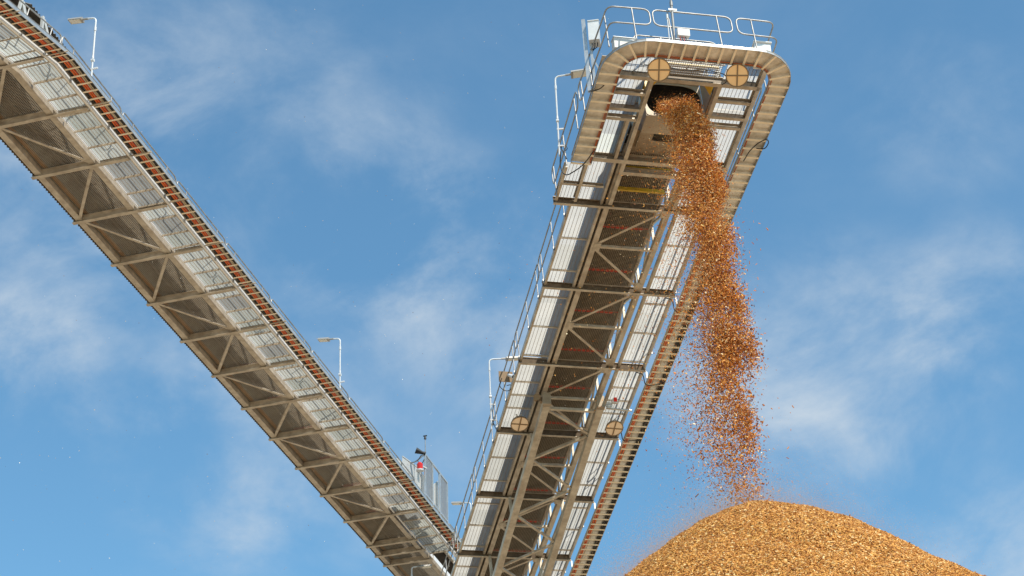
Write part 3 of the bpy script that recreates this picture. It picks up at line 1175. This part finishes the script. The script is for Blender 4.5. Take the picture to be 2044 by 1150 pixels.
# loose cables: drooping loops at the head
def cable(name, label, pts, r=.014, M=MR):
    b = MB()
    w = [Vector(p) for p in pts]
    b.tube(fillet(w, .25, n=6), r, 7)
    o = b.build(name, BLACK)
    o.matrix_world = M
    tag(o, label, "cable", "loose black cables on the stacker")
    return o
cable("loose_cable", "black cable looping out of the right tray near the head", [(2.28, -6.1, -.28), (2.30, -6.6, -.36), (2.45, -6.95, -.38), (2.66, -7.05, -.32), (2.76, -6.9, -.30), (2.72, -6.65, -.32), (2.5, -6.6, -.26)], .015)
cable("loose_cable", "black cable sagging from the upper left lamp across the left tray end", [(-2.6, -5.3, .3), (-2.62, -5.1, -.1), (-2.5, -5.1, -.45), (-2.1, -5.55, -.42), (-1.9, -6.0, -.28)], .016)
cable("loose_cable", "thin black cable lying along the front tray between the two upper floodlights", [(-1.3, -9.25, -.27), (-.7, -9.3, -.30), (-.3, -9.22, -.33), (.3, -9.32, -.30), (.9, -9.2, -.3), (1.0, -8.95, -.3), (.95, -8.7, -.15)], .013)
for k, (yy, txt) in enumerate(((0.05, "highest"), (BAY + .05, "second"), (2 * BAY - .6, "third"))):
    cable("loose_cable", "short black cable linking the right walkway to the tray, %s of three down the boom" % txt, [(1.7, yy, -.06), (1.9, yy, -.10), (2.0, yy + .25, -.30), (2.12, yy + .3, -.30), (2.5, yy + .25, -.28)], .016)

# ------------------------------------------------------------------ screens and beacon at the end of the feed conveyor
t = thing("mesh_screen", "grey framed wire screen standing at the far end of the left conveyor", "screen", ML)
b = MB()
for y in (21.8, 22.65, 23.5, 24.4):
    b.box(2.86, 2.93, y - .035, y + .035, .1, 2.62)
b.box(2.865, 2.925, 21.8, 24.4, 2.56, 2.625)
b.box(2.865, 2.925, 21.8, 24.4, .95, 1.0)
b.build("frame", GALV, t)
for a in (21.8, 23.5):
    b = MB()
    n = 24
    for k in range(n + 1):
        y = a + .05 + (.75) * k / n
        b.box(2.892, 2.898, y - .004, y + .004, 1.0, 2.56)
    for k in range(44):
        z = 1.0 + 1.56 * k / 44
        b.box(2.898, 2.904, a + .05, a + .82, z - .004, z + .004)
    b.build("wire_panel", SCREEN, t)
t = thing("steel_hood", "pale grey plate hood beside the red beacon on the left conveyor", "hood", ML)
b = MB()
b.ext([(-.02, 0), (.02, 0), (.02, .04), (-.02, .04)], (2.33, 20.9, 2.15), (2.33, 22.65, 2.50))
b.add([(2.32, 20.9, .3), (2.32, 22.65, .3), (2.32, 22.65, 2.49), (2.32, 20.9, 2.14), (2.335, 20.9, .3), (2.335, 22.65, .3), (2.335, 22.65, 2.49), (2.335, 20.9, 2.14)],
      [(0, 3, 2, 1), (4, 5, 6, 7), (0, 1, 5, 4), (1, 2, 6, 5), (3, 0, 4, 7)])
b.build("side_plate", GREY_PANEL, t)
b = MB()
b.box(2.70, 2.72, 21.5, 22.2, .3, 1.92)
b.build("end_plate", GREY_PANEL, t)
b = MB()
b.add([(2.70, 22.9, .5), (2.70, 23.9, .5), (2.70, 23.85, 2.45), (2.70, 22.9, 1.75), (2.72, 22.9, .5), (2.72, 23.9, .5), (2.72, 23.85, 2.45), (2.72, 22.9, 1.75)],
      [(0, 3, 2, 1), (4, 5, 6, 7), (0, 1, 5, 4), (1, 2, 6, 5), (2, 3, 7, 6), (3, 0, 4, 7)])
b.build("rear_plate", GREY_PANEL, t)
b = MB()
b.box(2.0, 2.28, 20.6, 22.7, .3, 1.98)
b.build("back_cabinet", GREY_PANEL, t)
b = MB()
for k in range(4):
    b.box(2.285, 2.30, 21.75 + .22 * k, 21.90 + .22 * k, 1.2, 1.9)
b.build("dark_louvre", PLATE_D, t)
t = thing("red_beacon", "glossy red warning beacon beside the wire screen on the left conveyor", "beacon", upright(ML, (2.82, 21.45, 1.80)))
b = MB()
b.cyl((0, 0, 0), (0, 0, .22), .10, 18, .115)
b.cyl((0, 0, .22), (0, 0, .29), .115, 18, .05)
b.build("lens", REDP, t)
b = MB()
b.cyl((0, 0, -.05), (0, 0, -.001), .14, 18)
b.bar((0, .05, .2), (.12, .4, .2), .05, .04)
b.build("base", GREY_PANEL, t)
t = thing("horn_speaker", "black horn speaker on an arm above the red beacon", "speaker", upright(ML, (2.88, 21.75, 2.55)))
b = MB()
b.cyl((-.04, 0, .06), (-.28, -.12, .16), .05, 14, .12)
b.cyl((-.04, 0, .06), (.05, .03, .03), .07, 12)
b.build("horn_bell", BLACK, t)
b = MB()
b.tube(fillet([(0, 0, 0), (-.35, 0, -.25), (-1.3, 0, -.25)], .1), .025)
b.build("arm", GALV_TUBE, t)
b = MB()
b.tube(fillet([(-.1, 0, .0), (-.25, -.05, -.25), (-.1, -.05, -.45), (.0, 0, -.2)], .1), .016, 6)
b.build("cable", BLACK, t)
t = thing("wind_sensor", "tiny rod with cup sensor on the tallest screen post", "sensor", upright(ML, (2.9, 21.85, 2.62)))
b = MB()
b.cyl((0, 0, 0), (0, 0, .62), .016, 8)
b.build("rod", GALV_TUBE, t)
b = MB()
b.cyl((0, 0, .6), (0, 0, .72), .05, 10, .03)
b.cyl((-.07, 0, .73), (.07, 0, .73), .025, 8)
b.build("sensor_head", BLACK, t)

# ------------------------------------------------------------------ wood chip pile
AP = Vector((5.22, 41.3, 18.78))
def pile_h(x, y):
    dx, dy = x - AP.x, y - AP.y
    kx = np.where(dx > 0, 1.13, 1.24)
    r = np.sqrt((dx * kx) ** 2 + dy ** 2 + 2.1 ** 2) - 2.1
    h = AP.z - .78 * r
    h = h + .10 * np.sin(x * 1.7 + y * .6) * np.sin(y * 1.3 - x * .4) * np.clip(r / 3, 0, 1) + .035 * np.sin(x * 5.1 + 1) * np.sin(y * 4.3)
    return np.maximum(h, -.05)

def grid_mesh(name, xs, ys, fn, material):
    X, Y = np.meshgrid(xs, ys)
    Zz = fn(X, Y)
    v = np.stack([X.ravel(), Y.ravel(), Zz.ravel()], 1)
    nx, ny = len(xs), len(ys)
    i = np.arange(nx - 1)[None, :] + np.arange(ny - 1)[:, None] * nx
    i = i.ravel()
    f = np.stack([i, i + 1, i + nx + 1, i + nx], 1)
    return np_mesh(name, v, f, material, True)

def np_mesh(name, v, f, material, smooth=False):
    me = bpy.data.meshes.new(name)
    k = f.shape[1]
    me.vertices.add(len(v))
    me.vertices.foreach_set('co', np.ascontiguousarray(v, dtype=np.float32).ravel())
    me.loops.add(f.size)
    me.loops.foreach_set('vertex_index', f.astype(np.int32).ravel())
    me.polygons.add(len(f))
    me.polygons.foreach_set('loop_start', np.arange(0, f.size, k, dtype=np.int32))
    me.polygons.foreach_set('loop_total', np.full(len(f), k, dtype=np.int32))
    me.polygons.foreach_set('use_smooth', np.full(len(f), smooth))
    me.update(calc_edges=True)
    me.materials.append(material)
    o = bpy.data.objects.new(name, me)
    C.objects.link(o)
    return o

WP = thing("wood_chip_pile", "huge golden heap of wood chips below the falling stream", "pile", Matrix.Translation((0, 0, 0)))
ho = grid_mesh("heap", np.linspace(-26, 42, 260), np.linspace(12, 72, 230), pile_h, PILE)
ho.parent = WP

def rand_rot(n):
    q = rng.normal(size=(n, 4))
    q /= np.linalg.norm(q, axis=1, keepdims=True)
    w, x, y, z = q.T
    return np.stack([np.stack([1 - 2 * (y * y + z * z), 2 * (x * y - z * w), 2 * (x * z + y * w)], 1),
                     np.stack([2 * (x * y + z * w), 1 - 2 * (x * x + z * z), 2 * (y * z - x * w)], 1),
                     np.stack([2 * (x * z - y * w), 2 * (y * z + x * w), 1 - 2 * (x * x + y * y)], 1)], 1)

BOXV = np.array([(-1, -1, -1), (1, -1, -1), (1, 1, -1), (-1, 1, -1), (-.8, -.3, 1), (.9, -.8, .7), (.5, .9, 1), (-.6, .45, 1.2)], float) * .5
BOXV[1] = (.42, -.5, -.3)
BOXV[3] = (-.5, .26, -.5)
BOXF = np.array([(0, 3, 2, 1), (4, 5, 6, 7), (0, 1, 5, 4), (1, 2, 6, 5), (2, 3, 7, 6), (3, 0, 4, 7)])

def flakes(name, pos, size, rot, material):
    n = len(pos)
    loc = BOXV[None] * size[:, None, :]
    v = np.einsum('nij,nkj->nki', rot, loc) + pos[:, None, :]
    f = BOXF[None] + (np.arange(n) * 8)[:, None, None]
    return np_mesh(name, v.reshape(-1, 3), f.reshape(-1, 4), material)

# loose chips lying over the visible upper part of the heap
n = 430000
px = rng.uniform(AP.x - 8, AP.x + 10, n)
py = rng.uniform(AP.y - 8.5, AP.y + 1.6, n)
pz = pile_h(px, py)
keep = pz > 13.2
px, py, pz = px[keep], py[keep], pz[keep]
e = .05
gx = (pile_h(px + e, py) - pile_h(px - e, py)) / (2 * e)
gy = (pile_h(px, py + e) - pile_h(px, py - e)) / (2 * e)
nn = np.stack([-gx, -gy, np.ones_like(gx)], 1)
nn += rng.normal(size=nn.shape) * .48
nn /= np.linalg.norm(nn, axis=1, keepdims=True)
tt = rng.normal(size=nn.shape)
tt[:, 2] *= .5
tt -= nn * np.sum(tt * nn, 1, keepdims=True)
tt /= np.linalg.norm(tt, axis=1, keepdims=True)
bb = np.cross(nn, tt)
rot = np.stack([tt, bb, nn], 2)
k = len(px)
size = np.stack([rng.gamma(4, .0095, k) + .015, rng.gamma(5, .0036, k) + .009, rng.uniform(.005, .013, k)], 1)
pos = np.stack([px, py, pz + rng.uniform(.0, .05, k)], 1)
co = flakes("surface_chips", pos, size, rot, CHIP_P)
co.parent = WP
co['kind'] = 'stuff'

# ------------------------------------------------------------------ falling chips
a_ = Vector((MR[0][1], MR[1][1], MR[2][1]))
c_ = Vector((MR[0][0], MR[1][0], MR[2][0]))
n_ = Vector((MR[0][2], MR[1][2], MR[2][2]))
an, cn, nnv = np.array(a_), np.array(c_), np.array(n_)
P0 = np.array(MR @ Vector((0.10, -6.85, .50)))
TF = 1.72
def stream(n, tpow=1.0, spread=1.0, drift=1.0, clump=0):
    t = TF * rng.uniform(0, 1, n) ** tpow
    v0 = rng.normal(2.45, .13 * spread, n)
    u0 = np.clip(rng.normal(.13, .25, n), -.42, .58)
    w0 = rng.normal(0, .10, n)
    du = rng.normal(0, .115 * spread, n)
    dz = rng.normal(0, .22 * spread, n)
    dy = rng.normal(0, .16 * spread, n)
    # light pieces lag and drift to the left with the wind
    light = rng.gamma(1.1, .16, n) * drift
    fall = 4.9 * t * t * (1 - .10 * np.minimum(light, 3))
    squeeze = 1 - .50 * np.clip((t - .8) / .9, 0, 1)      # the core draws together as it falls
    pos = P0[None] + cn[None] * (u0 * squeeze + du * t)[:, None] + nnv[None] * w0[:, None] - an[None] * (v0 * t)[:, None]
    pos[:, 2] -= fall - dz * t * .7
    pos[:, 1] += dy * t
    pos[:, 0] -= (light * t * t * .55 + .15 * t * t)
    # the stream falls in surges and sways a little
    pos[:, 0] += .10 * np.sin(t * 11 + 1.0) * t + .06 * np.sin(t * 23) * t
    if clump:
        nk = 46
        tk = TF * rng.uniform(.2, .92, nk)
        dk = np.clip(rng.normal(.16, .30, nk), -.35, .55)
        zk = rng.normal(0, .2, nk)
        wk = rng.uniform(.2, 1, nk) ** 1.5
        m_ = np.arange(n) < int(n * clump)
        w_ = rng.choice(nk, n, p=wk / wk.sum())
        tc_ = tk[w_] + rng.normal(0, .026, n)
        q = P0[None] + cn[None] * (.1 + dk[w_] * tc_ * .62 + rng.normal(0, .10, n) * (.4 + tc_ * .8))[:, None] - an[None] * (2.45 * tc_)[:, None]
        q[:, 2] -= 4.9 * tc_ ** 2 - zk[w_] + rng.normal(0, .13, n)
        q[:, 1] += rng.normal(0, .2, n)
        q[:, 0] -= .09 * tc_ ** 2
        pos[m_] = q[m_]
    thin = rng.uniform(0, 1, n) > .5 * np.clip((t - 1.2) / .45, 0, 1)
    return pos[thin], t[thin]

def chip_sizes(n, k=1.0):
    return np.stack([(rng.gamma(4, .0068, n) + .014) * k, (rng.gamma(5, .0028, n) + .009) * k, rng.uniform(.005, .010, n) * k], 1)

pos, t = stream(96000, .80, clump=.52)
okz = pos[:, 2] > pile_h(pos[:, 0], pos[:, 1])
pos = pos[okz]
big = np.where(rng.uniform(0, 1, len(pos)) < .06, 1.75, 1.0)[:, None]
so_ = flakes("falling_wood_chips", pos, chip_sizes(len(pos)) * big, rand_rot(len(pos)), CHIP)
tag(so_, "dense orange brown stream of wood chips pouring from the chute", "wood chips", kind="stuff")

# looser fringe and the veil drifting to the left
pos, t = stream(22000, .7, 1.7, 3.2)
okz = pos[:, 2] > pile_h(pos[:, 0], pos[:, 1])
pos = pos[okz]
so_ = flakes("drifting_wood_chips", pos, chip_sizes(len(pos), .75), rand_rot(len(pos)), CHIP)
tag(so_, "thin veil of small chips drifting left of the stream", "wood chips", kind="stuff")

# chips caught on the boom's underside steel and dust in the air
pos, t = stream(60000, .6, 2.4, 4.5)
okz = pos[:, 2] > pile_h(pos[:, 0], pos[:, 1])
pos = pos[okz]
k2 = 110000
xx = rng.normal(AP.x - 2.0, 2.6, k2)
yy = rng.normal(AP.y - .5, 1.6, k2)
zz = pile_h(xx, yy) + rng.gamma(1.2, .28, k2)
pos = np.concatenate([pos, np.stack([xx, yy, zz], 1)])
k3 = len(pos)
sz = rng.uniform(.003, .0075, (k3, 3))
so_ = flakes("dust", pos, sz, rand_rot(k3), DUST)
tag(so_, "pale orange dust hanging round the stream and over the heap's left shoulder", "dust", kind="stuff")

# pale specks blown across the gap between the two booms
k4 = 700
sp = np.stack([rng.uniform(-14, 4.5, k4), rng.uniform(38, 56, k4), rng.uniform(17, 35, k4)], 1)
o = flakes("blown_specks", sp, np.stack([rng.uniform(.010, .030, k4), rng.uniform(.008, .018, k4), rng.uniform(.003, .007, k4)], 1), rand_rot(k4), SPECK)
tag(o, "tiny pale specks of wood blown across the sky between the booms", "wood specks", kind="stuff")

# single chips flying clear of the stream
protos = []
for k in range(6):
    vv = BOXV * np.array([.075 + .02 * (k % 3), .028 + .006 * (k % 2), .012])
    me = bpy.data.meshes.new("wood_chip")
    me.from_pydata([tuple(x) for x in vv], [], [tuple(f) for f in BOXF])
    me.materials.append(CHIP_1 if False else CHIP)
    protos.append(me)
pos, t = stream(4000, .7, 2.6, 2.0)
okz = pos[:, 2] > pile_h(pos[:, 0], pos[:, 1]) + .2
pos = pos[okz]
# the ones farthest from the stream's core show singly
core = P0[None]
tt_ = np.sqrt(np.maximum(0, (P0[2] - pos[:, 2])) / 4.9)
cxn = P0[0] - an[0] * 2.45 * tt_ - .14 * tt_ ** 2
off = np.abs(pos[:, 0] - cxn)
sgn = pos[:, 0] - cxn
order = np.concatenate([np.argsort(-np.where(sgn < 0, off, 0))[40:190], np.argsort(-np.where(sgn > 0, off, 0))[:150]])
for i in order:
    me = protos[int(i) % 6]
    o = bpy.data.objects.new("wood_chip", me)
    C.objects.link(o)
    o.location = pos[i]
    o.rotation_euler = rng.uniform(0, 6.28, 3)
    s = rng.uniform(.4, .85)
    o.scale = (s, s, s)
    tag(o, "single wood chip flying clear of the falling stream", "wood chip", "single chips in the air round the stream")
